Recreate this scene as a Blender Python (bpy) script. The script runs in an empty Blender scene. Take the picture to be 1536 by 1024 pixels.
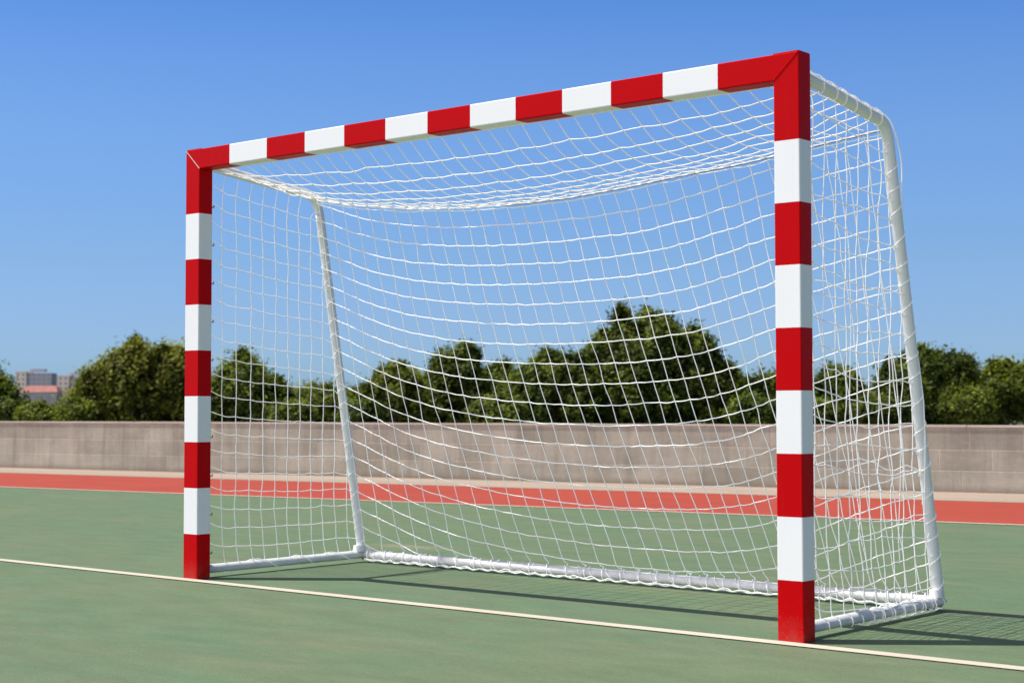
import bpy, math, random
import numpy as np
from mathutils import Vector, Matrix
rng = np.random.default_rng(7); random.seed(7)
scn = bpy.context.scene
COL = scn.collection
PI = math.pi
# ------------------------------------------------------------------ dimensions (metres)
W, P, D, H, CH = 3.4222, .1045, .0823, 2.08, .0965   # goal width, post face, post depth, height, bar height
SX = .05                                             # side frames sit this far in from the outer faces
SUN = Vector((-.31, -.238, 1)).normalized()

# ------------------------------------------------------------------ node helpers
def new_mat(name, rough=.6, spec=.5):
    m = bpy.data.materials.new(name); m.use_nodes = True
    nt = m.node_tree; b = nt.nodes['Principled BSDF']
    b.inputs['Roughness'].default_value = rough
    b.inputs['Specular IOR Level'].default_value = spec
    return m, nt, b
def nd(nt, t, **kw):
    n = nt.nodes.new(t)
    for k, v in kw.items():
        if k.startswith('_'): n.inputs[k[1:].replace('_', ' ')].default_value = v
        else: setattr(n, k, v)
    return n
def noise(nt, vec, scale, detail=4, rough=.55, dist=0):
    n = nd(nt, 'ShaderNodeTexNoise', _Scale=scale, _Detail=detail, _Roughness=rough, _Distortion=dist)
    nt.links.new(vec, n.inputs['Vector']); return n.outputs['Fac']
def mapping(nt, vec, scale=(1, 1, 1), rot=(0, 0, 0), loc=(0, 0, 0)):
    m = nd(nt, 'ShaderNodeMapping'); m.inputs['Scale'].default_value = scale
    m.inputs['Rotation'].default_value = rot; m.inputs['Location'].default_value = loc
    nt.links.new(vec, m.inputs['Vector']); return m.outputs['Vector']
def ramp(nt, fac, stops):
    r = nd(nt, 'ShaderNodeValToRGB'); e = r.color_ramp.elements
    while len(e) < len(stops): e.new(.5)
    for k, (p, c) in enumerate(stops):
        e[k].position = p; e[k].color = (c, c, c, 1) if not hasattr(c, '__len__') else (*c, 1)
    nt.links.new(fac, r.inputs['Fac']); return r.outputs['Color']
def mix(nt, fac, a, b, mode='MIX'):
    m = nd(nt, 'ShaderNodeMix', data_type='RGBA', blend_type=mode)
    for k, v in ((0, fac), (6, a), (7, b)):
        if isinstance(v, (int, float)): m.inputs[k].default_value = v
        elif isinstance(v, tuple): m.inputs[k].default_value = (*v, 1)
        else: nt.links.new(v, m.inputs[k])
    return m.outputs[2]
def math_(nt, op, a, b=0.):
    m = nd(nt, 'ShaderNodeMath', operation=op)
    for k, v in ((0, a), (1, b)):
        if isinstance(v, (int, float)): m.inputs[k].default_value = v
        else: nt.links.new(v, m.inputs[k])
    return m.outputs[0]
def bump(nt, b, h, strength, dist):
    n = nd(nt, 'ShaderNodeBump', _Strength=strength, _Distance=dist)
    nt.links.new(h, n.inputs['Height']); nt.links.new(n.outputs['Normal'], b.inputs['Normal'])
def pos(nt): return nd(nt, 'ShaderNodeNewGeometry').outputs['Position']
def obc(nt): return nd(nt, 'ShaderNodeTexCoord').outputs['Object']

# ------------------------------------------------------------------ materials
def paint(name, col, rough, var=.07, chips=(.25, .22, .2), spec=.4):
    m, nt, b = new_mat(name, rough, spec)
    v = obc(nt)
    n1 = noise(nt, v, 2.6, 6, .6); n2 = noise(nt, v, 130, 2, .6)
    c = mix(nt, 1., col, ramp(nt, n1, [(.3, 1 - var), (.7, 1.)]), 'MULTIPLY')
    streak = noise(nt, mapping(nt, v, (30, 30, 1.4)), 1, 5, .7)
    c = mix(nt, ramp(nt, streak, [(.56, 0.), (.8, .16)]), c, tuple(x * .72 + .03 for x in col))
    # scuffs gather near the ground
    sep = nd(nt, 'ShaderNodeSeparateXYZ'); nt.links.new(pos(nt), sep.inputs[0])
    low = ramp(nt, sep.outputs['Z'], [(0., 1.), (.22, 0.)])
    sc = ramp(nt, n2, [(.66, 0.), (.7, 1.)])
    c = mix(nt, math_(nt, 'MULTIPLY', sc, math_(nt, 'MULTIPLY', low, .6)), c, chips)
    dirt = ramp(nt, noise(nt, v, 16, 5, .7), [(.35, 0.), (.75, .55)])
    lowd = ramp(nt, sep.outputs['Z'], [(0., 1.), (.1, 0.)])
    c = mix(nt, math_(nt, 'MULTIPLY', dirt, lowd), c, (.16, .12, .09))
    nt.links.new(c, b.inputs['Base Color'])
    nt.links.new(ramp(nt, n1, [(.3, rough - .06), (.7, rough + .1)]), b.inputs['Roughness'])
    bump(nt, b, noise(nt, v, 320, 2), .12, .001)
    return m
RED = paint('red_paint', (.555, .001, .0035), .4, spec=.05)
WHITE = paint('white_paint', (.9, .9, .9), .45, .03)
PIPE = paint('pipe_paint', (.86, .86, .85), .4, .06)
def mat_rope(name, col, rough=.8, glow=0):
    m, nt, b = new_mat(name, rough, .25)
    c = mix(nt, ramp(nt, noise(nt, pos(nt), 9, 3), [(.35, 0.), (.7, 1.)]), col, tuple(x * .86 for x in col))
    nt.links.new(c, b.inputs['Base Color'])
    if glow:        # self-emission added to keep twine and knots white against the sky
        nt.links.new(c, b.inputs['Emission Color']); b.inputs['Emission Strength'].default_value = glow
    return m
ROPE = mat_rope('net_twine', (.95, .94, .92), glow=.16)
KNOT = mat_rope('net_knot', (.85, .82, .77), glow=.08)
CABLE = mat_rope('dark_cable', (.12, .11, .1))
CLIP = mat_rope('clip_plastic', (.25, .23, .22), .5)

def mat_court():
    m, nt, b = new_mat('court_green_acrylic', .82, .25)
    v = pos(nt)
    big = noise(nt, mapping(nt, v, (.35, .9, 1), (0, 0, .2)), 1., 5, .6)
    mid = noise(nt, mapping(nt, v, (1.6, 4, 1), (0, 0, .15)), 1., 5, .6, .6)
    c = mix(nt, ramp(nt, big, [(.3, 0.), (.7, 1.)]), (.108, .186, .103), (.134, .192, .098))
    c = mix(nt, ramp(nt, mid, [(.36, .0), (.68, .7)]), c, (.148, .182, .1))
    tan = noise(nt, mapping(nt, v, (.8, 1.4, 1), (0, 0, .5), (3, 1, 0)), 1., 4, .5)
    c = mix(nt, ramp(nt, tan, [(.52, 0.), (.8, .45)]), c, (.215, .205, .12))
    fine = noise(nt, v, 170, 3, .75)
    c = mix(nt, 1., c, ramp(nt, fine, [(.25, .6), (.75, 1.38)]), 'MULTIPLY')
    f2 = noise(nt, v, 38, 5, .75)
    c = mix(nt, 1., c, ramp(nt, f2, [(.25, .86), (.75, 1.12)]), 'MULTIPLY')
    f3 = noise(nt, mapping(nt, v, (3, 7, 1), (0, 0, .4), (4, 4, 0)), 1., 5, .65)
    c = mix(nt, 1., c, ramp(nt, f3, [(.3, .86), (.7, 1.08)]), 'MULTIPLY')
    # worn pale patch behind the left rear corner of the goal
    st = nd(nt, 'ShaderNodeTexGradient', gradient_type='SPHERICAL')
    nt.links.new(mapping(nt, v, (2.4, 7.5, 1), (0, 0, 0), (1.0, -15.1, 0)), st.inputs['Vector'])
    sf = math_(nt, 'MULTIPLY', st.outputs['Fac'], ramp(nt, noise(nt, v, 14, 5, .7), [(.38, 0.), (.62, 1.)]))
    c = mix(nt, math_(nt, 'MULTIPLY', sf, .9), c, (.34, .31, .2))
    sc = ramp(nt, noise(nt, mapping(nt, v, (1, 9, 1), (0, 0, -.3)), 3.1, 6, .75, 1.), [(.66, 0.), (.74, .35)])
    c = mix(nt, sc, c, (.09, .13, .08))
    nt.links.new(c, b.inputs['Base Color'])
    bump(nt, b, fine, .5, .003)
    return m
def mat_flat(name, c1, c2, fs=200, rough=.85, wear=None):
    m, nt, b = new_mat(name, rough, .25)
    v = pos(nt)
    c = mix(nt, ramp(nt, noise(nt, mapping(nt, v, (.6, 1.6, 1)), 1.2, 6, .65), [(.3, 0.), (.7, 1.)]), c1, c2)
    f = noise(nt, v, fs, 3, .7)
    c = mix(nt, 1., c, ramp(nt, f, [(.25, .82), (.75, 1.14)]), 'MULTIPLY')
    if wear:
        c = mix(nt, ramp(nt, noise(nt, v, 60, 5, .8), [(.6, 0.), (.72, .75)]), c, wear)
    nt.links.new(c, b.inputs['Base Color']); bump(nt, b, f, .4, .002)
    return m
COURT = mat_court()
TRACK = mat_flat('red_acrylic', (.40, .064, .037), (.34, .055, .031), 90)
LINE = mat_flat('line_paint', (.62, .57, .46), (.54, .49, .38), 220, .8, (.3, .31, .2))
PAVE = mat_flat('pale_concrete_paving', (.42, .34, .27), (.34, .275, .215), 60)
EARTH = mat_flat('dry_earth', (.12, .11, .06), (.07, .09, .035), 3)

def mat_wall():
    m, nt, b = new_mat('grey_block_concrete', .9, .2)
    v = obc(nt)
    # brick coordinates: wall runs along local x, height is z
    sw = nd(nt, 'ShaderNodeSeparateXYZ'); nt.links.new(v, sw.inputs[0])
    cb = nd(nt, 'ShaderNodeCombineXYZ')
    nt.links.new(sw.outputs['X'], cb.inputs['X']); nt.links.new(sw.outputs['Z'], cb.inputs['Y'])
    br = nd(nt, 'ShaderNodeTexBrick', offset=.42, squash=1.35, squash_frequency=3)
    br.inputs['Scale'].default_value = 1; br.inputs['Brick Width'].default_value = .52
    br.inputs['Row Height'].default_value = .205; br.inputs['Mortar Size'].default_value = .008
    br.inputs['Mortar Smooth'].default_value = .6; br.inputs['Bias'].default_value = -.1
    br.inputs['Color1'].default_value = (.435, .40, .325, 1); br.inputs['Color2'].default_value = (.295, .268, .215, 1)
    br.inputs['Mortar'].default_value = (.52, .445, .37, 1)
    wob = mix(nt, .02, cb.outputs[0], nd(nt, 'ShaderNodeTexNoise', _Scale=3.).outputs['Color'])
    nt.links.new(cb.outputs[0], br.inputs['Vector'])
    c = br.outputs['Color']
    c = mix(nt, .25, c, (.35, .322, .256))
    pt = noise(nt, mapping(nt, v, (2.2, 1, 2.6)), 1, 3, .5)
    c = mix(nt, 1., c, ramp(nt, pt, [(.35, .86), (.65, 1.08)]), 'MULTIPLY')
    # dark vertical joint traces, irregular
    st = noise(nt, mapping(nt, v, (5.5, 1, .5)), 1, 5, .7, .2)
    c = mix(nt, ramp(nt, st, [(.45, 0.), (.72, .6)]), c, (.20, .168, .138))
    lt = noise(nt, mapping(nt, v, (1.1, 1, 3.5), (0, 0, 0), (7, 0, 0)), 1, 5, .65)
    c = mix(nt, ramp(nt, lt, [(.48, 0.), (.72, .5)]), c, (.50, .44, .375))
    g = noise(nt, v, 24, 6, .75)
    c = mix(nt, 1., c, ramp(nt, g, [(.2, .82), (.8, 1.14)]), 'MULTIPLY')
    base = ramp(nt, sw.outputs['Z'], [(0., .6), (.07, 0.)])
    c = mix(nt, base, c, (.19, .14, .1))
    nt.links.new(c, b.inputs['Base Color'])
    bump(nt, b, math_(nt, 'ADD', math_(nt, 'MULTIPLY', br.outputs['Fac'], -.5), math_(nt, 'MULTIPLY', g, .4)), .5, .01)
    return m
WALL = mat_wall()

def mat_leaf(name, dark, mid_, light, dist):
    m, nt, b = new_mat(name, .62, .3)
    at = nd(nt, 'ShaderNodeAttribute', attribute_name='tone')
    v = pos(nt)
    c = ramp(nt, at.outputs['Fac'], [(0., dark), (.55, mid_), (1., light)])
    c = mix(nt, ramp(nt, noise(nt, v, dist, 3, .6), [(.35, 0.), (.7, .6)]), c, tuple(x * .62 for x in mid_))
    nt.links.new(c, b.inputs['Base Color'])
    tr = nd(nt, 'ShaderNodeBsdfTranslucent')
    nt.links.new(mix(nt, 1., c, (1.25, 1.35, .5), 'MULTIPLY'), tr.inputs['Color'])
    ms = nd(nt, 'ShaderNodeMixShader'); ms.inputs[0].default_value = .42
    out = nt.nodes['Material Output']
    nt.links.new(b.outputs[0], ms.inputs[1]); nt.links.new(tr.outputs[0], ms.inputs[2])
    nt.links.new(ms.outputs[0], out.inputs['Surface'])
    return m
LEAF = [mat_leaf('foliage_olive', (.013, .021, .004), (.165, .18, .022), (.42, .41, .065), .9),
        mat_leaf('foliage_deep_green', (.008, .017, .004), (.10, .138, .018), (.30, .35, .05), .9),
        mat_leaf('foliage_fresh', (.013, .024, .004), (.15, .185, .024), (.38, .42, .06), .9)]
BARK, _nt, _b = new_mat('bark', .9, .2)
_nt.links.new(mix(_nt, noise(_nt, mapping(_nt, pos(_nt), (6, 6, 1)), 2, 5), (.05, .038, .026), (.13, .1, .07)), _b.inputs['Base Color'])
def plain(name, col, rough=.85, var=.15, s=.15):
    m, nt, b = new_mat(name, rough, .3)
    nt.links.new(mix(nt, 1., col, ramp(nt, noise(nt, pos(nt), s, 5, .6), [(.3, 1 - var), (.7, 1.)]), 'MULTIPLY'), b.inputs['Base Color'])
    return m

# ------------------------------------------------------------------ mesh helpers
class MB:
    def __init__(s): s.v = []; s.f = []; s.m = []; s.n = 0
    def add(s, v, f, m=0):
        v = np.asarray(v, float); f = np.asarray(f, int)
        s.v.append(v); s.f.append(f + s.n); s.m.append(np.full(len(f), m)); s.n += len(v)
    def tube(s, pts, r, k=6, m=0, cap=True):
        p = np.asarray(pts, float); n = len(p)
        t = np.gradient(p, axis=0); t /= np.linalg.norm(t, axis=1)[:, None] + 1e-12
        a = np.array([0, 0, 1.]) if abs(t[0][2]) < .8 else np.array([1., 0, 0])
        U = np.zeros_like(p); u = np.cross(t[0], a); u /= np.linalg.norm(u)
        for i in range(n):
            u = u - t[i] * (u @ t[i]); u /= np.linalg.norm(u) + 1e-12; U[i] = u
        Vv = np.cross(t, U); an = np.arange(k) * 2 * PI / k
        r = np.broadcast_to(np.asarray(r, float), (n,))
        V = p[:, None] + r[:, None, None] * (np.cos(an)[None, :, None] * U[:, None] + np.sin(an)[None, :, None] * Vv[:, None])
        i = np.arange(n - 1)[:, None]; j = np.arange(k)[None]; j2 = (j + 1) % k
        F = np.stack([i * k + j, i * k + j2, (i + 1) * k + j2, (i + 1) * k + j], -1).reshape(-1, 4)
        s.add(V.reshape(-1, 3), F, m)
        if cap:
            for e, o in ((0, p[0]), (n - 1, p[-1])):
                ring = V[e]; vv = np.vstack([ring, o]); q = np.arange(k)
                s.add(vv, np.stack([q, (q + 1) % k, np.full(k, k), np.full(k, k)], -1), m)
    def blob(s, c, r, m=0):
        o = np.array([[1, 0, 0], [-1, 0, 0], [0, 1, 0], [0, -1, 0], [0, 0, 1], [0, 0, -1]]) * r + c
        F = [[0, 2, 4, 4], [2, 1, 4, 4], [1, 3, 4, 4], [3, 0, 4, 4], [2, 0, 5, 5], [1, 2, 5, 5], [3, 1, 5, 5], [0, 3, 5, 5]]
        s.add(o, F, m)
    def box(s, a, b, m=0):
        x, y, z = zip(a, b)
        v = [(x[i], y[j], z[k]) for i in (0, 1) for j in (0, 1) for k in (0, 1)]
        s.add(v, [(0, 1, 3, 2), (4, 6, 7, 5), (0, 4, 5, 1), (2, 3, 7, 6), (0, 2, 6, 4), (1, 5, 7, 3)], m)
    def build(s, name, mats, parent=None, smooth=False, loc=None):
        V = np.concatenate(s.v); F = np.concatenate(s.f); M = np.concatenate(s.m)
        faces = [tuple(dict.fromkeys(q)) for q in F.tolist()]
        me = bpy.data.meshes.new(name)
        if loc is not None: V = V - np.asarray(loc)
        me.from_pydata(V.tolist(), [], faces)
        for mt in (mats if isinstance(mats, (list, tuple)) else [mats]): me.materials.append(mt)
        me.polygons.foreach_set('material_index', M.astype(np.int32))
        me.polygons.foreach_set('use_smooth', np.full(len(faces), smooth))
        me.update()
        o = bpy.data.objects.new(name, me); COL.objects.link(o)
        if loc is not None: o.location = loc
        if parent is not None: o.parent = parent
        return o
def tag(o, label, cat, group=None):
    o['label'] = label; o['category'] = cat
    if group: o['group'] = group
    return o
def thing(name, label, cat, loc, group=None):
    o = bpy.data.objects.new(name, None); COL.objects.link(o); o.location = loc
    o.empty_display_size = .2
    return tag(o, label, cat, group)
def part(mb, name, mats, parent, smooth=False):
    """vertices are given in world space; the part is parented to its thing"""
    pl = Vector(parent.location)
    if parent.parent: pl = pl + Vector(parent.parent.location)
    o = mb.build(name, mats, None, smooth, tuple(pl)); o.location = (0, 0, 0); o.parent = parent
    return o
def bez(p, q, r, n):
    t = np.linspace(0, 1, n)[:, None]; p, q, r = map(np.array, (p, q, r))
    return (1 - t) ** 2 * p + 2 * t * (1 - t) * q + t ** 2 * r
def smooth_path(P_, sub=3):
    """Catmull-Rom through points"""
    P_ = np.asarray(P_, float)
    if len(P_) < 3: return P_
    A = np.vstack([2 * P_[0] - P_[1], P_, 2 * P_[-1] - P_[-2]]); out = []
    for i in range(1, len(A) - 2):
        for t in np.arange(sub) / sub:
            out.append(.5 * ((2 * A[i]) + (-A[i - 1] + A[i + 1]) * t + (2 * A[i - 1] - 5 * A[i] + 4 * A[i + 1] - A[i + 2]) * t * t
                             + (-A[i - 1] + 3 * A[i] - 3 * A[i + 1] + A[i + 2]) * t ** 3))
    out.append(P_[-1]); return np.array(out)

# ------------------------------------------------------------------ ground
def sheet(name, pts, z, mat):
    me = bpy.data.meshes.new(name)
    me.from_pydata([(x, y, z) for x, y in pts], [], [tuple(range(len(pts)))])
    me.materials.append(mat); me.update()
    o = bpy.data.objects.new(name, me); COL.objects.link(o); o['kind'] = 'structure'; return o
def line_pts(a, b, x):            # y on the line a-b at x
    return a[1] + (b[1] - a[1]) * (x - a[0]) / (b[0] - a[0])
TA, TB = (-8.93, 4.609), (1.679, 6.018)       # edge green | red
RA, RB = (-12.487, 6.842), (.549, 8.701)      # edge red | paving
WA, WB = (-14.23, 7.936), (-.06, 10.146)      # foot of the wall
XL, XR = -60, 30
def band(name, a, b, c, d, off0, off1, z, mat):
    return sheet(name, [(XL, line_pts(a, b, XL) + off0), (XR, line_pts(a, b, XR) + off0),
                        (XR, line_pts(c, d, XR) + off1), (XL, line_pts(c, d, XL) + off1)], z, mat)
sheet('ground', [(-4000, -4000), (4000, -4000), (4000, 4000), (-4000, 4000)], -.03, EARTH)
band('court', (0, -20), (1, -20), TA, TB, 0, .02, 0, COURT)
band('running_track', TA, TB, RA, RB, -.03, .02, -.004, TRACK)
band('pavement', RA, RB, WA, WB, -.03, .35, -.008, PAVE)
band('track_line', TA, TB, TA, TB, -.035, .035, .004, LINE)
band('kerb_line', RA, RB, RA, RB, -.02, .05, .002, PAVE)
sheet('goal_line', [(-40, -.07), (30, -.07), (30, .0), (-40, .0)], .004, LINE)

# ------------------------------------------------------------------ wall
wdir = Vector((WB[0] - WA[0], WB[1] - WA[1], 0)).normalized(); wang = math.atan2(wdir.y, wdir.x)
wall = thing('concrete_wall', 'low grey concrete block wall running behind the red track, trees above it', 'wall', (WA[0], WA[1], 0))
wall.rotation_euler.z = wang
mb = MB(); mb.box((-45, 0, -.02), (45, .19, .632)); wo = mb.build('block_wall', WALL, wall)
mb = MB()
x = -45.
while x < 45:
    L = 1.4; mb.box((x + .004, -.012, .632), (x + L - .004, .2, .652 + rng.uniform(-.002, .002))); x += L
mb.build('coping', plain('coping_concrete', (.6, .52, .43), .9, .25, 2.), wall)

# ------------------------------------------------------------------ the goal
goal = thing('handball_goal', 'red and white striped handball goal with white net on the green court', 'goal', (W / 2, 0, 0))
def rr_profile(w, h, r=.005, n=3):
    out = []
    for cx, cy, a0 in ((w - r, h - r, 0), (r, h - r, PI / 2), (r, r, PI), (w - r, r, 1.5 * PI)):
        for i in range(n + 1):
            a = a0 + i * PI / 2 / n; out.append((cx + r * math.cos(a), cy + r * math.sin(a)))
    return out
zb = [.217 + .2215 * i for i in range(8)]            # 0..8 stripe boundaries on the posts
xb = [.328, .595, .856, 1.114, 1.372, 1.623, 1.866, 2.113, 2.355, 2.595, 2.839, 3.083]
def post_mb(mirror):
    prof = rr_profile(P, D); k = len(prof); mb = MB()
    rings = [[(x, y, .003) for x, y in prof]]; mats = []
    for i, z in enumerate(zb): rings.append([(x, y, z) for x, y in prof]); mats.append(i % 2)
    rings.append([(x, y, H - CH * x / P - .0006) for x, y in prof]); mats.append(0)
    V = np.array(rings).reshape(-1, 3)
    if mirror: V[:, 0] = W - V[:, 0]
    for s in range(len(rings) - 1):
        F = [(s * k + j, s * k + (j + 1) % k, (s + 1) * k + (j + 1) % k, (s + 1) * k + j) for j in range(k)]
        mb.add(V if s == 0 else np.zeros((0, 3)), np.array(F) - (0 if s == 0 else mb.n), mats[s])
    return mb
def cap_fix(o):
    import bmesh
    bm = bmesh.new(); bm.from_mesh(o.data)
    bmesh.ops.holes_fill(bm, edges=[e for e in bm.edges if e.is_boundary], sides=0)
    bmesh.ops.recalc_face_normals(bm, faces=bm.faces); bm.to_mesh(o.data); bm.free()
for mir in (0, 1):
    o = part(post_mb(mir), 'post', [RED, WHITE], goal); cap_fix(o)
    o['label'] = 'left upright, red and white bands' if not mir else 'right upright nearest the viewer, red and white bands'
    # welded mitre seam on the face, raised corner sleeve on top
    s = MB(); sx = lambda x: W - x if mir else x
    s.tube([(sx(.003), -.0008, H - .003), (sx(P - .001), -.0008, H - CH + .001)], .0018, 6)
    so = part(s, 'weld_seam', RED if mir else plain('bare_seam', (.8, .6, .58)), o)
    s = MB(); a, b_ = sorted((sx(.004), sx(P + .002))); s.box((a, .004, H - .004), (b_, D - .004, H + .0035)); part(s, 'corner_sleeve', RED, o)
prof = rr_profile(D, CH); k = len(prof); mb = MB()
rings = [[(P * (CH - v) / CH + .0006, u, H - CH + v) for u, v in prof]]
for xx in xb: rings.append([(xx, u, H - CH + v) for u, v in prof])
rings.append([(W - P * (CH - v) / CH - .0006, u, H - CH + v) for u, v in prof])
V = np.array(rings).reshape(-1, 3)
for s in range(len(rings) - 1):
    F = [(s * k + j, s * k + (j + 1) % k, (s + 1) * k + (j + 1) % k, (s + 1) * k + j) for j in range(k)]
    mb.add(V if s == 0 else np.zeros((0, 3)), np.array(F) - (0 if s == 0 else mb.n), s % 2)
o = part(mb, 'crossbar', [RED, WHITE], goal); cap_fix(o)

# side frames: arm back from the bar, bend, leg down to the ground bars
ZB = .042; YB = 1.165; RP = .0218
def side_path(x):
    pts = [np.array([[x, D - .004, 2.018], [x, .3, 1.99], [x, .55, 1.956]])]
    yq = .845 if x < 1 else .772
    pts[0][2] = (x, yq - .2, 1.950)
    pts.append(bez((x, yq - .095, 1.938), (x, yq - .018, 1.928), (x, yq, 1.82), 9))
    q0 = np.array((x, yq, 1.82)); q1 = np.array((x, 1.155, .06))
    pts.append(np.array([q0 + (q1 - q0) * t for t in (.12, .3, .5, .7, .85, 1)]))
    return np.vstack(pts)
for i, x in enumerate((SX, W - SX)):
    mb = MB(); mb.tube(smooth_path(side_path(x), 3), RP * 1.06, 20); fo = part(mb, 'side_frame', PIPE, goal, True)
    mb = MB(); yy = np.linspace(D - .004, YB, 8); mb.tube([(x, y, ZB) for y in yy], RP, 20); part(mb, 'side_ground_bar', PIPE, goal, True)
    mb = MB(); mb.tube([(x, YB - .032, .058), (x, YB - .031, .09)], [.031, .028], 18); mb.blob((x, YB + .0, ZB), .032); part(mb, 'foot_joint', PIPE, goal, True)
mb = MB(); mb.tube([(x, YB + .002, ZB - .001) for x in np.linspace(SX, W - SX, 12)], RP, 20); part(mb, 'rear_ground_bar', PIPE, goal, True)

# ------------------------------------------------------------------ net
NC = 37                              # columns across
XI0, XI1 = SX + .03, W - SX - .03
U = np.linspace(0, 1, NC)
su = np.array([0, .035, .06, .11, .155, .2, .27, .35, .45, .55, .62, .68, .73, .78, .85, .92, 1.])
ss = np.array([0, .15, .32, .55, .68, .79, .90, .97, 1., .97, .92, .82, .69, .54, .34, .17, 0.])
def sagf(u):
    return np.interp(u, su, ss)
def sagr(u):                          # roof rope, softer
    return np.interp(u, [0, .1, .2, .3, .4, .5, .6, .7, .8, .9, 1], [0, .45, .76, .93, 1., .98, .85, .66, .5, .24, 0])
ker = np.array([.25, .5, .25])
def smo(a, n=2):
    for _ in range(n):
        b_ = a.copy(); b_[1:-1] = (a[:-2] + 2 * a[1:-1] + a[2:]) / 4; a = b_
    return a
jit = lambda s, n: rng.normal(0, s, n)
def wob(n, amp, k=5):                 # slow random wobble along a strand
    t = np.linspace(0, 1, n); out = np.zeros(n)
    for q in range(1, k): out += rng.normal(0, amp / q) * np.sin(q * PI * t * 1.7 + rng.uniform(0, 6))
    return out * np.sin(PI * t) ** .5
NR = 21
back = np.zeros((NR + 1, NC, 3))
drift = .45 * np.sin(PI * U) ** 1.0
for r in range(NR + 1):
    if r == 0: z = 1.912 - .135 * sagr(U)
    else:
        S = .205 + .095 * min(1, (r - 1) / 10)
        zm = 1.683 - .0943 * (r - 1)
        z = zm + S - S * smo(sagf(U))
        z += wob(NC, .0012)
    zc = np.clip(z, .03, 2)
    fr = (1.9 - zc) / 1.86
    x = XI0 + (XI1 - XI0) * U + drift * fr
    yframe = 1.158 - .193 * zc
    y = yframe - .055 * np.sin(PI * np.clip(fr, 0, 1)) * np.sin(PI * U) + (.012 if r else -.002)
    back[r] = np.stack([x, y, z], -1)
    if r: back[r, 1:-1] += rng.normal(0, .0024, (NC - 2, 3)) * [1, 1, .5]
RH, RV = .0026, .0022                 # twine radii: rows, columns
def strand(mb, P_, r, sag=.0035, sub=4, k=5, wav=.0012):
    """twine through knots, each span hanging a little"""
    P_ = np.asarray(P_); n = len(P_)
    if n < 2: return
    S_ = smooth_path(P_, sub)
    t = np.arange(len(S_)) % sub / sub
    S_[:, 2] -= 4 * t * (1 - t) * sag * np.repeat(rng.uniform(.2, 1.2, len(S_) // sub + 1), sub)[:len(S_)]
    S_ += rng.normal(0, wav * .35, S_.shape) * (t > 0)[:, None]
    mb.tube(S_, r * rng.uniform(.95, 1.05), k, cap=False)
net = MB(); knots = []
ZG = .050
for r in range(1, NR + 1):
    P_ = back[r].copy()
    ok = P_[:, 2] > ZG
    run = []
    pl_ = np.array([SX if False else XI0 - .03, 0, 0])
    def flush(run):
        if len(run) >= 2:
            pts = [P_[i] for i in run]
            if run[0] == 0: pts = [pts[0] + np.array([-.02, -.01, .012])] + pts
            else: pts = [np.array([pts[0][0] - .05, YB + .0, ZG + .018])] + pts
            if run[-1] == NC - 1: pts = pts + [pts[-1] + np.array([.02, -.01, .012])]
            else: pts = pts + [np.array([pts[-1][0] + .05, YB, ZG + .018])]
            strand(net, pts, RH)
            for i in run: knots.append(P_[i])
    for i in range(NC):
        if ok[i]: run.append(i)
        else: flush(run); run = []
    flush(run)
bar_hits = []
for c in range(NC):
    P_ = [back[r, c] for r in range(0, NR + 1) if back[r, c, 2] > ZG + .008]
    end = P_[-1]
    # wraps over the ground bar
    xb_ = end[0] + .01
    tail = [(xb_, YB + .012, ZB + .029), (xb_ + .012, YB - .018, ZB + .023), (xb_ + .02, YB - .031, ZB - .004), (xb_ + .022, YB - .026, .014)]
    bar_hits.append(xb_ + .022)
    strand(net, np.vstack([P_, tail]), RV, 0, 3, 5, .0012)
# roof: from the bar back to the sagging head rope
NF = 8
roof = np.zeros((NF + 1, NC, 3))
ztop = 1.985
for r in range(NF + 1):
    v = r / NF
    A = np.stack([np.clip(XI0 + (XI1 - XI0) * U, XI0, XI1), np.full(NC, D + .004), np.full(NC, ztop)], -1)
    B_ = back[0]
    Pm = A + (B_ - A) * v
    Pm[:, 2] -= (.105 * np.sin(PI * U) ** .55) * (np.sin(PI * v ** .8))
    edge = np.array([2.022 - .2 * y * .5 for y in Pm[:, 1]])
    w = np.clip(1 - np.minimum(U, 1 - U) / .05, 0, 1)
    Pm[:, 2] = Pm[:, 2] * (1 - w) + w * (1.995 - .075 * Pm[:, 1])
    roof[r] = Pm
    if 0 < r < NF: roof[r, 1:-1] += rng.normal(0, .0024, (NC - 2, 3))
for r in range(0, NF):
    P_ = roof[r]; strand(net, P_, RH * (1.1 if r == 0 else 1), .003 if r else .001)
    if r: knots += list(P_)
for c in range(NC):
    strand(net, roof[:, c], RV, 0, 3)
# head rope: two twisted strands
net_rope = MB(); cab = MB()
hr = smooth_path(back[0], 5); t = np.arange(len(hr))
for ph in (0, PI):
    o_ = np.stack([np.zeros(len(hr)), np.cos(t * .9 + ph), np.sin(t * .9 + ph)], -1) * .0022
    net_rope.tube(hr + o_, .0024, 5)
strand(net_rope, back[0] + np.array([0, .006, -.012]) + rng.normal(0, .002, back[0].shape), .0022)
cab.tube(hr[70:] + np.array([0, -.004, -.005]), .0018, 5)
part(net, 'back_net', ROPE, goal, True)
kn = MB()
for q in knots: kn.blob(q, .0052)
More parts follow.
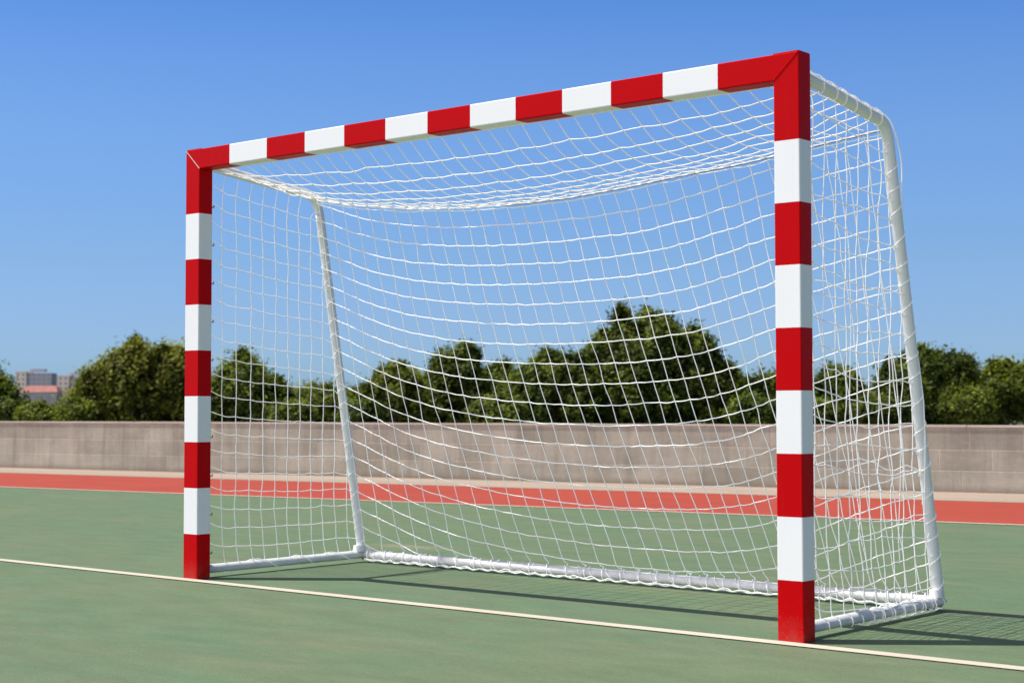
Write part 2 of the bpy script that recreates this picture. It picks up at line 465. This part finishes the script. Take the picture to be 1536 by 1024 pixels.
# side panels
sides = []
for si, x in enumerate((SX, W - SX)):
    sgn = 1 if si == 0 else -1
    sn = MB()
    ys = [.185, .272, .362, .443, .527, .611, .693, .777, .862, .95, 1.04]
    def top_z(y): return 1.992 - .092 * (y - .08) * 1.05 if y < .72 else (1.9 if y < .75 else 1.79 - (y - .79) / .36 * 1.73)
    rows = np.arange(1.93, .09, -.0935)
    grid = {}
    for ri, z in enumerate(rows):
        yq = .845 if si == 0 else .772
        ze = z - .125 * (z / 1.9)
        yl = (yq + (1.82 - ze) / 1.76 * (1.155 - yq) - .016) if ze < 1.82 else yq - .03
        pts = [np.array([x + sgn * .0, D + .004, z + .022 + rng.normal(0, .004)])]
        ph = rng.uniform(0, 6)
        for ci, y in enumerate(ys):
            if y > yl - .03: break
            amp = .005 if si == 0 else .0065
            yy = y + (.03 * (1 - z / .35) if z < .35 else 0) + rng.normal(0, amp * .35)
            zz = z - .012 * math.sin(PI * y / yl) + rng.normal(0, amp * .4) + (.012 * math.sin(y * 6 + ph) if si else 0)
            zz -= .125 * (z / 1.9) * y / .85
            xx = x + (.018 * math.sin(PI * y / yl) * sgn * math.sin(PI * z / 2) + rng.normal(0, amp * .5))
            q = np.array([xx, yy, zz]); pts.append(q); grid[ri, ci] = q; kn.blob(q, .005)
        pts.append(np.array([x, yl - .004, z - .125 * (z / 1.9) * yl / .85 - .006 + rng.normal(0, .006)]))
        strand(sn, pts, .0021, .003, 4, 5, .0014)
    for ci, y in enumerate(ys):
        col = [grid[ri, ci] for ri in range(len(rows)) if (ri, ci) in grid]
        if len(col) < 2: continue
        if y < yq - .03: top = [(x + sgn * .012, y + .008, top_z(y) - .012)]
        else:
            z0 = 1.82 - (y + .016 - yq) / (1.155 - yq) * 1.76
            top = [(x + sgn * .01, y, min(z0, 1.9))]
        bot = [(x + sgn * .005, col[-1][1] + .012, ZB + RP)]
        if si: bot += [(x + .021, col[-1][1] + .018, ZB + .01), (x + .027, col[-1][1] + .02, ZB - .012), (x + .015, col[-1][1] + .03, .016)]
        strand(sn, np.vstack([top, col, bot]), .0022, 0, 3, 5, .0014)
    # slack second layer gathered along the near side
    if si:
        for y0 in (.46, .78):
            zz = np.arange(1.8 if y0 < .7 else 1.62, .12, -.095)
            yy = y0 + .03 * np.cumsum(rng.normal(0, .2, len(zz))) * .5 + .17 * (1.8 - zz) / 1.7
            P_ = np.stack([x - .05 - .02 * np.sin(zz * 5 + y0 * 9), yy, zz + rng.normal(0, .005, len(zz))], -1)
            strand(sn, P_, .0019, .0, 3, 5, .0016)
            for q in P_[::2]: kn.blob(q, .0048)
        for z0 in np.arange(1.3, .3, -.7):
            yl = .79 + (1.79 - z0) / 1.73 * .36
            yy = np.linspace(.25, yl, 8)
            P_ = np.stack([x - .05 + .04 * (yy / yl) ** 3, yy, z0 - .03 * np.sin(yy * 5 + z0 * 4) + rng.normal(0, .008, 8)], -1)
            strand(sn, P_, .0021, .004, 4, 5, .0018)
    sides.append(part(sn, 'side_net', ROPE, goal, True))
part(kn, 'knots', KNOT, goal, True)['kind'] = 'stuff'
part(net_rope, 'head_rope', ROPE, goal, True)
part(cab, 'support_cable', CABLE, goal, True)

# lacing: spirals round the pipes
def helix(path, rad, pitch, r, mb, ph=0, jr=.0015, sub=10):
    path = np.asarray(path); seg = np.linalg.norm(np.diff(path, axis=0), axis=1); L = np.concatenate([[0], np.cumsum(seg)])
    n = int(L[-1] / pitch * sub); s = np.linspace(0, L[-1], n)
    s = np.clip(s + .16 * pitch * np.sin(s / pitch * 1.7), 0, L[-1])
    C = np.stack([np.interp(s, L, path[:, i]) for i in range(3)], -1)
    T = np.gradient(C, axis=0); T /= np.linalg.norm(T, axis=1)[:, None] + 1e-9
    A = np.tile([1., 0, 0], (n, 1)) if abs(T[0][0]) < .8 else np.tile([0., 1, 0], (n, 1))
    N_ = A - T * (A * T).sum(1)[:, None]; N_ /= np.linalg.norm(N_, axis=1)[:, None]
    Bn = np.cross(T, N_); th = np.linspace(0, L[-1], n) / pitch * 2 * PI + ph
    R_ = rad + rng.normal(0, jr, n)
    mb.tube(C + R_[:, None] * (np.cos(th)[:, None] * N_ + np.sin(th)[:, None] * Bn), r, 5)
lac = MB()
sp = smooth_path(side_path(W - SX), 3)
top_arm = sp[sp[:, 2] > 1.93]; leg = sp[sp[:, 2] < 1.86]
helix(top_arm[2:], .0268, .088, .002, lac, 0, .0006)
# bight line along the top of the arm
ta = smooth_path([(W - SX + .004, y, np.interp(y, top_arm[:, 1], top_arm[:, 2]) + .0275 + .005 * (i % 2)) for i, y in enumerate(np.arange(.1, .72, .044))], 4)
lac.tube(ta, .0028, 5)
helix(leg, .0262, .094, .0017, lac, 1., .0006)
helix(leg, .0255, 1.3, .0022, lac, 2., .0006)
strand(lac, [(W - SX + .01, .69, 1.955), (W - SX + .012, .755, 1.94), (W - SX + .012, .82, 1.86), (W - SX + .012, .852, 1.76), (W - SX + .01, .85, 1.64), (W - SX + .01, .868, 1.5),
             (W - SX + .012, .89, 1.38), (W - SX + .01, .915, 1.26), (W - SX + .01, .94, 1.13), (W - SX + .01, .965, 1.0)], .0028, 0)
spl = smooth_path(side_path(SX), 3); legl = spl[spl[:, 2] < 1.8]
helix(legl, .0258, .094, .0016, lac, .5, .0006)
for q in range(6):      # gathered roof edge along the far arm
    n = 12; yy = np.linspace(.16 + .03 * q, .80, n)
    P_ = np.stack([SX + .028 + .011 * q + rng.normal(0, .003, n), yy, 2.002 - .098 * (yy - .08) + .004 - .005 * q + rng.normal(0, .002, n)], -1)
    P_[-1, 2] = 1.912
    strand(lac, P_, .0026, .002)
rb = np.array([(x_, YB + .002, ZB - .001) for x_ in np.linspace(SX + .03, W - SX - .03, 30)])
helix(rb, .0258, .088, .0019, lac, 0, .0008)
ch = []                 # selvedge line lying under the front of the rear bar
for i, x_ in enumerate(np.arange(SX + .06, W - SX - .03, .03)):
    ch.append((x_, YB - .036 + .004 * math.sin(i * 2.1) + rng.normal(0, .0015), .013 + .006 * (i % 3 == 0)))
lac.tube(smooth_path(ch, 3), .0034, 5)
lac.tube(smooth_path(np.array(ch) + np.array([.0, -.006, .004]) + rng.normal(0, .003, (len(ch), 3)), 3), .0026, 5)
gb = np.array([(W - SX, y, ZB) for y in np.linspace(.48, YB, 20)])
helix(gb, .026, .085, .0022, lac, 1., .0008)
ch = [(W - SX + .03 + rng.normal(0, .002), y, .016 + .004 * (i % 2)) for i, y in enumerate(np.arange(.50, YB, .035))]
lac.tube(smooth_path(ch, 3), .0028, 5)
gl = np.array([(SX, y, ZB) for y in np.linspace(.2, YB, 20)]); helix(gl, .0265, .3, .002, lac, 1.)
# slack loops by the near post
lac.tube(smooth_path([(W - .12, .12, .03), (W - .16, .2, .09), (W - .2, .3, .07), (W - .24, .42, .095), (W - .2, .5, .05), (W - SX, .56, .068)], 6), .0026, 5)
lac.tube(smooth_path([(W - .10, .14, .02), (W - .11, .22, .035), (W - .2, .32, .012), (W - .3, .36, .01)], 6), .0026, 5)
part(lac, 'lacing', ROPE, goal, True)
# little hooks behind the posts that hold the net
for px in (P - .006, W - P + .02, ):
    for z in list(np.arange(.12, 1.95, .187)):
        mb = MB(); mb.tube([(px, D - .002, z), (px, D + .012, z), (px, D + .014, z + .010)], .0032, 6)
        part(mb, 'net_hook', CLIP, goal, True)

# ------------------------------------------------------------------ trees
def ipix(px, dist):       # x,y on the ground at photo column px, at a distance along the view
    a = CAMF + CAMR * ((px - 768) / FPX); a = a / math.hypot(CAMF.x, CAMF.y)
    return CAMLOC.x + a.x * dist, CAMLOC.y + a.y * dist
FPX = 2431.35
CAMLOC = Vector((6.325, -4.9787, .8184)); yaw, pit, rol = -.7045, .0415, -.0012
CAMF = Vector((math.sin(yaw) * math.cos(pit), math.cos(yaw) * math.cos(pit), math.sin(pit)))
r0 = Vector((math.cos(yaw), -math.sin(yaw), 0)); u0 = r0.cross(CAMF)
CAMR = r0 * math.cos(rol) + u0 * math.sin(rol); CAMU = -r0 * math.sin(rol) + u0 * math.cos(rol)
side = Vector((CAMR.x, CAMR.y, 0)).normalized(); deep = Vector((-side.y, side.x, 0))

def leaf_cloud(lobes, n, size, seed, spiky=.0):
    """leaves in clumps over the shells of the lobes: (centre, radii)"""
    g = np.random.default_rng(seed)
    lobes = [(np.array(c, float), np.array(r, float)) for c, r in lobes]
    wts = np.array([r[0] * r[2] for c, r in lobes]) ** 1.; wts /= wts.sum()
    n = int(n * 1.9); nt_ = n // 34
    idx = g.choice(len(lobes), nt_, p=wts)
    C = np.array([lobes[i][0] for i in idx]); R = np.array([lobes[i][1] for i in idx])
    d = g.normal(size=(nt_, 3)); d[:, 2] += .25; d /= np.linalg.norm(d, axis=1)[:, None]
    rad = g.uniform(.72, 1.04, nt_) + (g.random(nt_) < .12) * g.uniform(0, .1, nt_)
    cc = C + d * R * rad[:, None]                     # twig tips
    m = 34
    cs = np.repeat(cc, m, 0); dd = np.repeat(d, m, 0)
    tw = np.repeat(g.uniform(.6, 1.5, nt_), m)
    off = g.normal(size=(nt_ * m, 3)) * size * 1.3 * tw[:, None]
    along = g.uniform(-3.2, 1.3, nt_ * m) * size * tw
    up = dd * .7 + np.array([0, 0, .55]); up /= np.linalg.norm(up, axis=1)[:, None]
    pp = cs + off * .85 + up * along[:, None]
    N = len(pp)
    # leaf quads (diamonds)
    nrm = dd * .8 + g.normal(size=(N, 3)) * .5 + np.array([0, 0, .35]); nrm /= np.linalg.norm(nrm, axis=1)[:, None]
    a = np.cross(nrm, g.normal(size=(N, 3))); a /= np.linalg.norm(a, axis=1)[:, None]; b_ = np.cross(nrm, a)
    s = size * g.uniform(.5, 1.1, N)[:, None]
    V = np.stack([pp - a * s, pp + b_ * s * .5, pp + a * s, pp - b_ * s * .5], 1)
    lt_ = g.normal(0, .16, len(lobes))[idx]
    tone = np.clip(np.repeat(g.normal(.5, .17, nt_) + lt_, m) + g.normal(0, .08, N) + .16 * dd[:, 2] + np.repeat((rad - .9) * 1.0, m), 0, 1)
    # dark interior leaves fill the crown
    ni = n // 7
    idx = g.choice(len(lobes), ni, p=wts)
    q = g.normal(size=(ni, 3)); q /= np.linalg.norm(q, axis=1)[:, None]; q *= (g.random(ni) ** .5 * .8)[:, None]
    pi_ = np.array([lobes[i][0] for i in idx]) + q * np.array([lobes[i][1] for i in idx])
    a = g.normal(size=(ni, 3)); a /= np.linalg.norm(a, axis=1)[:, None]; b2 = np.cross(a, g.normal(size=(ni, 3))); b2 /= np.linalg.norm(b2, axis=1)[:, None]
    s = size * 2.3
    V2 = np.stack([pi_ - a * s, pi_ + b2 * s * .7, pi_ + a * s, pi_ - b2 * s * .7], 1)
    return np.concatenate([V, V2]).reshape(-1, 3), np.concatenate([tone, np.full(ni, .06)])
def leaf_obj(name, V, tone, mat, parent):
    n = len(V) // 4
    me = bpy.data.meshes.new(name)
    me.vertices.add(n * 4); me.loops.add(n * 4); me.polygons.add(n)
    pl = Vector(parent.location); V = V - np.array(pl)
    me.vertices.foreach_set('co', V.astype(np.float32).ravel())
    me.loops.foreach_set('vertex_index', np.arange(n * 4, dtype=np.int32))
    me.polygons.foreach_set('loop_start', np.arange(0, n * 4, 4, dtype=np.int32))
    me.polygons.foreach_set('loop_total', np.full(n, 4, dtype=np.int32))
    at = me.attributes.new('tone', 'FLOAT', 'FACE'); at.data.foreach_set('value', tone.astype(np.float32))
    me.materials.append(mat); me.update(); me.validate()
    o = bpy.data.objects.new(name, me); COL.objects.link(o); o.parent = parent; return o

def tree(name, label, px, dist, spec, mat, n, seed, group, size=.078, cat='tree'):
    """spec: list of (photo column, photo row of lobe centre, half width px, half height px) of the main masses"""
    g = np.random.default_rng(seed)
    k = dist / FPX
    bx, by = ipix(px, dist)
    root = thing(name, label, cat, (bx, by, -.03), group)
    lobes = []; mains = []
    if cat == 'tree':          # skirts of low growth down to the ground
        x0s = min(q[0] - q[2] * .6 for q in spec); x1s = max(q[0] + q[2] * .6 for q in spec)
        for q in np.arange(x0s, x1s + 1, 34):
            x_, y_ = ipix(q + g.uniform(-8, 8), dist + g.uniform(-.6, .9)); hh = g.uniform(22, 36) * k
            lobes.append((np.array([x_, y_, .75 + g.uniform(-.1, .15)]), (26 * k, 26 * k, hh)))
    for (cx, cy, hw, hh) in spec:
        x_, y_ = ipix(cx, dist); z_ = CAMLOC.z + (614 - cy) * k
        rw, rh = hw * k, hh * k
        c = np.array([x_, y_, z_]); mains.append((c, rw, rh))
        lobes.append((c, (rw * .86, rw * .86, rh * .86)))
        for q in range(13):
            th = g.uniform(0, 2 * PI); el = g.uniform(-.5, 1.3)
            d = np.array([math.cos(th) * math.cos(el), math.sin(th) * math.cos(el), math.sin(el)])
            f = g.uniform(.16, .4)
            lobes.append((c + d * np.array([rw, rw, rh]) * (1 - f) * .97, (rw * f, rw * f, rh * f * g.uniform(.85, 1.1))))
        for q in range(4):      # loose tufts on top
            th = g.uniform(0, 2 * PI); el = g.uniform(.5, 1.35); f = g.uniform(.1, .17)
            d = np.array([math.cos(th) * math.cos(el), math.sin(th) * math.cos(el), math.sin(el)])
            lobes.append((c + d * np.array([rw, rw, rh]) * g.uniform(.88, .98), (rw * f * .8, rw * f * .8, rh * f * 1.5)))
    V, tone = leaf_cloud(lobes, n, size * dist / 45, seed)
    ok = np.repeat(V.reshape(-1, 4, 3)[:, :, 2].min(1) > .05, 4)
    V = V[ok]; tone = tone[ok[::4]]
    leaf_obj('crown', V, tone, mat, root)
    tb = MB(); base = np.array([bx, by, -.03]); topc = mains[0][0]
    if cat == 'tree':
        zt = topc[2]
        tr = bez(base, (bx + g.uniform(-.15, .15), by, zt * .4), topc + np.array([0, 0, .1]), 8)
        tb.tube(tr, np.linspace(.16, .05, 8) * dist / 45, 8)
        for c, rw, rh in mains:
            for q in range(4):
                th = g.uniform(0, 2 * PI); e = c + np.array([math.cos(th) * rw * .7, math.sin(th) * rw * .7, rh * g.uniform(-.1, .75)])
                s0 = tr[g.integers(2, 6)]
                tb.tube(bez(s0, (s0 + e) / 2 + np.array([0, 0, -.12]), e, 7), np.linspace(.06, .012, 7) * dist / 45, 5)
    else:
        for q in range(6):
            c, rw, rh = mains[q % len(mains)]
            e = c + g.normal(0, .35, 3) * [rw, rw, rh]
            tb.tube(bez(base + g.normal(0, .1, 3) * [1, 1, 0], base * .5 + e * .5, e, 5), np.linspace(.04, .01, 5), 5)
    part(tb, 'trunk' if cat == 'tree' else 'stems', BARK, root, True)
    return root
TG = 'trees beyond the wall'; SG = 'shrubs beyond the wall'
T = [
 ('dark tree cut off by the left edge of the picture', -30, 46, [(-24, 598, 50, 56), (6, 612, 26, 32)], 1, 11000),
 ('broad olive green tree left of the left goal post, highest crown on the left', 205, 47, [(208, 572, 62, 60), (158, 586, 42, 48), (262, 572, 44, 54), (126, 612, 26, 24), (285, 600, 34, 40)], 0, 34000),
 ('rounded dark tree just right of the left goal post, seen through the side net', 372, 45, [(368, 584, 52, 52), (402, 600, 32, 38), (335, 600, 32, 40)], 1, 17000),
 ('small low green tree right behind the rear left leg of the goal', 474, 50, [(474, 610, 42, 30), (510, 616, 30, 26)], 2, 9000),
 ('low bushy tree at the foot of the middle clump, left of the narrow tree', 585, 44, [(600, 592, 50, 44), (560, 606, 34, 32)], 2, 12000),
 ('narrow tree with pointed crown left of the low dip in the middle', 684, 46, [(686, 566, 42, 52), (664, 596, 38, 40), (712, 598, 34, 44)], 1, 19000),
 ('low round tree filling the dip between narrow and broad crowns', 755, 49, [(752, 590, 42, 42)], 1, 11000),
 ('medium bright tree leaning against the tallest crown on its left', 825, 45, [(826, 576, 48, 48), (794, 592, 38, 42), (862, 588, 36, 52)], 1, 19000),
 ('tallest and broadest domed tree, centre right behind the net', 965, 46, [(966, 538, 76, 76), (915, 562, 50, 62), (1030, 560, 54, 64), (1075, 590, 46, 50), (968, 596, 84, 54)], 1, 50000),
 ('small tree between the tallest dome and the right goal post', 1150, 50, [(1136, 598, 40, 36), (1180, 600, 38, 38)], 1, 13000),
 ('rounded tree seen through the side net right of the near post', 1255, 48, [(1256, 594, 38, 42), (1228, 604, 28, 34), (1290, 612, 26, 30)], 1, 14000),
 ('tree with spiky top where the rear right leg of the goal crosses', 1372, 44, [(1388, 572, 46, 50), (1345, 588, 36, 46), (1435, 582, 40, 48), (1405, 606, 60, 34)], 1, 30000),
 ('bright green tree cut off by the right edge of the picture', 1510, 46, [(1502, 588, 44, 42), (1545, 592, 46, 46), (1470, 606, 30, 30)], 2, 22000),
 ('tree beyond the right edge of the picture', 1620, 47, [(1620, 580, 60, 56)], 1, 14000),
]
for i, (lab, px, dist, spec, mi, n) in enumerate(T):
    if px > 1600: continue
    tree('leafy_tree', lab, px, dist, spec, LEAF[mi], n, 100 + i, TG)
S_ = [
 ('light green shrub low in the gap below the red roof', 62, 34, [(62, 626, 36, 17)], 2, 4200),
 ('yellow green shrub at the foot of the broad olive tree', 112, 32, [(112, 622, 30, 19)], 2, 4000),
 ('dark shrub low under the far left tree', 22, 36, [(20, 626, 32, 20)], 1, 3600),
 ('shrub filling the low gap behind the left side net', 440, 33, [(438, 624, 34, 17)], 2, 4000),
 ('shrub between the rear left goal leg and the middle clump', 540, 33, [(540, 624, 34, 18)], 1, 4000),
 ('shrub under the dip in the middle clump', 745, 34, [(745, 622, 46, 22)], 1, 5000),
 ('shrub under the small tree left of the near post', 1130, 34, [(1132, 622, 44, 22)], 1, 5000),
 ('shrub right of the near post behind the side net', 1215, 34, [(1218, 624, 40, 20)], 2, 4500),
 ('shrub left of the spiky tree behind the side net', 1312, 33, [(1312, 622, 36, 22)], 2, 4500),
 ('bright shrub just right of the rear right goal leg above the wall', 1450, 32, [(1450, 612, 40, 28)], 2, 5500),
]
for i, (lab, px, dist, spec, mi, n) in enumerate(S_):
    tree('shrub', lab, px, dist, spec, LEAF[mi], n, 300 + i, SG, .07, 'shrub')

# ------------------------------------------------------------------ far buildings
CREAM = plain('cream_render', (.95, .80, .66), .9, .12, .1); GREYB = plain('grey_render', (.50, .48, .52), .9, .12, .1)  # far wall, roof and window colours are lightened to carry distance haze
ROOFT = plain('red_roof_tiles', (.42, .19, .16), .85, .3, .6); GLASSD = plain('dark_window', (.36, .36, .40), .4)
PALE = plain('pale_render', (.42, .41, .42), .9, .15, .2)
def building(label, px0, px1, split, ytop, dist, floors, cols, mats, name='apartment_building', pent=None):
    k = dist / FPX
    x0, y0 = ipix(px0, dist); h = CAMLOC.z + (612.5 - ytop) * k
    w = (px1 - px0) * k; wl = (split - px0) * k
    root = thing(name, label, 'building', (x0, y0, -.03), 'distant buildings beyond the trees')
    ang = math.atan2(side.y, side.x); root.rotation_euler.z = ang
    def child(mb, nm, mt):
        o = mb.build(nm, mt, root); return o
    # cream left block stands proud, grey right block set back
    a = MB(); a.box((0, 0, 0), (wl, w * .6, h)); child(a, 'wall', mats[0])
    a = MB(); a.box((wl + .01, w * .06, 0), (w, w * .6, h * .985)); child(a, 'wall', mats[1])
    a = MB(); a.box((-.3, -.3, h + .01), (wl + .3, w * .6 + .3, h + .6)); child(a, 'parapet', mats[0])
    if pent:
        p0, p1, ph_ = pent; a = MB(); a.box((w * p0, w * .2, h + .62), (w * p1, w * .5, h + ph_)); child(a, 'roof_house', mats[1])
    fh = h / floors
    for f in range(floors):
        for c in range(cols):
            xx = (c + .5) / cols * w; yf = 0 if xx < wl else w * .06
            a = MB(); a.box((xx - .65, yf - .09, f * fh + fh * .35), (xx + .65, yf - .02, f * fh + fh * .8)); child(a, 'window', GLASSD)
    return root
building('pale far apartment block above the red roof, grey on its right', 24, 77, 40, 557, 1000, 8, 7, (CREAM, GREYB), pent=(.35, .75, 2.2))
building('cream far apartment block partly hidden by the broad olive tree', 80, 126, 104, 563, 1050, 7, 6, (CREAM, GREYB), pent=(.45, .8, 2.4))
# red-roofed house in front of them
dist = 520; k = dist / FPX; x0, y0 = ipix(29, dist); w = 58 * k; h = (616 - 590) * k + .8; hr_ = (616 - 580) * k + .8
house = thing('house', 'house with a red tiled roof below the far apartment block', 'building', (x0, y0, -.03), 'distant buildings beyond the trees')
house.rotation_euler.z = math.atan2(side.y, side.x)
a = MB(); a.box((0.4, 0.4, 0), (w - .4, 8, h)); a.build('wall', PALE, house)
a = MB(); a.add([(0, 0, h), (w, 0, h), (w, 8.4, h), (0, 8.4, h), (1.5, 4.2, hr_), (w - 1.5, 4.2, hr_)],
                [(0, 1, 5, 4), (2, 3, 4, 5), (1, 2, 5, 5), (3, 0, 4, 4), (0, 3, 2, 1)])
a.build('roof', ROOFT, house)
for xx in (2.2, 5, 8.6):
    a = MB(); a.box((xx, .3, h * .4), (xx + 1.1, .38, h * .8)); a.build('window', GLASSD, house)

# ------------------------------------------------------------------ sky, sun, camera
FRONT_FILL = 10.
w_ = bpy.data.worlds.new('World'); scn.world = w_; w_.use_nodes = True
nt = w_.node_tree; bg = nt.nodes['Background']
sky = nd(nt, 'ShaderNodeTexSky', sky_type='NISHITA', sun_disc=False, altitude=0, air_density=1., dust_density=.6, ozone_density=2.2)
sky.sun_elevation = math.asin(SUN.z); sky.sun_rotation = math.atan2(SUN.x, SUN.y)
# clear, deep blue air: elevation tint, and an added white fill lobe behind the camera for the front faces
dr = nd(nt, 'ShaderNodeTexCoord').outputs['Generated']
sp_ = nd(nt, 'ShaderNodeSeparateXYZ'); nt.links.new(dr, sp_.inputs[0])
fac = ramp(nt, sp_.outputs['Z'], [(0., (.38, .63, 1.1)), (.055, (.41, .57, .94)), (.09, (.42, .58, .87)), (.168, (.45, .63, .925)), (.208, (.42, .62, .95)), (.247, (.33, .58, .95)), (.45, (.15, .24, .34)), (1., (.10, .16, .23))])
c = mix(nt, 1., sky.outputs[0], fac, 'MULTIPLY')
vm = nd(nt, 'ShaderNodeVectorMath', operation='DOT_PRODUCT'); nt.links.new(dr, vm.inputs[0]); vm.inputs[1].default_value = Vector((-.30, -.91, .22)).normalized()
gl_ = math_(nt, 'POWER', math_(nt, 'MAXIMUM', vm.outputs['Value'], 0.), 2.4)
c = mix(nt, 1., c, mix(nt, gl_, (0, 0, 0), (FRONT_FILL * 1.12, FRONT_FILL * .98, FRONT_FILL * .94)), 'ADD')
nt.links.new(c, bg.inputs['Color']); bg.inputs['Strength'].default_value = .15
sl = bpy.data.lights.new('sun', 'SUN'); sl.energy = 5.; sl.angle = math.radians(.35); sl.color = (1, .955, .89)
so = bpy.data.objects.new('sun', sl); COL.objects.link(so); so.rotation_euler = SUN.to_track_quat('Z', 'Y').to_euler(); so.location = (0, 0, 20)
cd = bpy.data.cameras.new('camera'); cam = bpy.data.objects.new('camera', cd); COL.objects.link(cam); scn.camera = cam
cd.sensor_width = 36; cd.lens = FPX * 36 / 1536; cd.clip_end = 6000; cd.clip_start = .05
M = Matrix((CAMR, CAMU, -CAMF)).transposed().to_4x4(); M.translation = CAMLOC; cam.matrix_world = M
cd.dof.use_dof = True; cd.dof.focus_distance = 7.0; cd.dof.aperture_fstop = 5.
scn.view_settings.view_transform = 'Standard'; scn.view_settings.look = 'None'; scn.view_settings.exposure = 0
scn.render.engine = 'CYCLES'
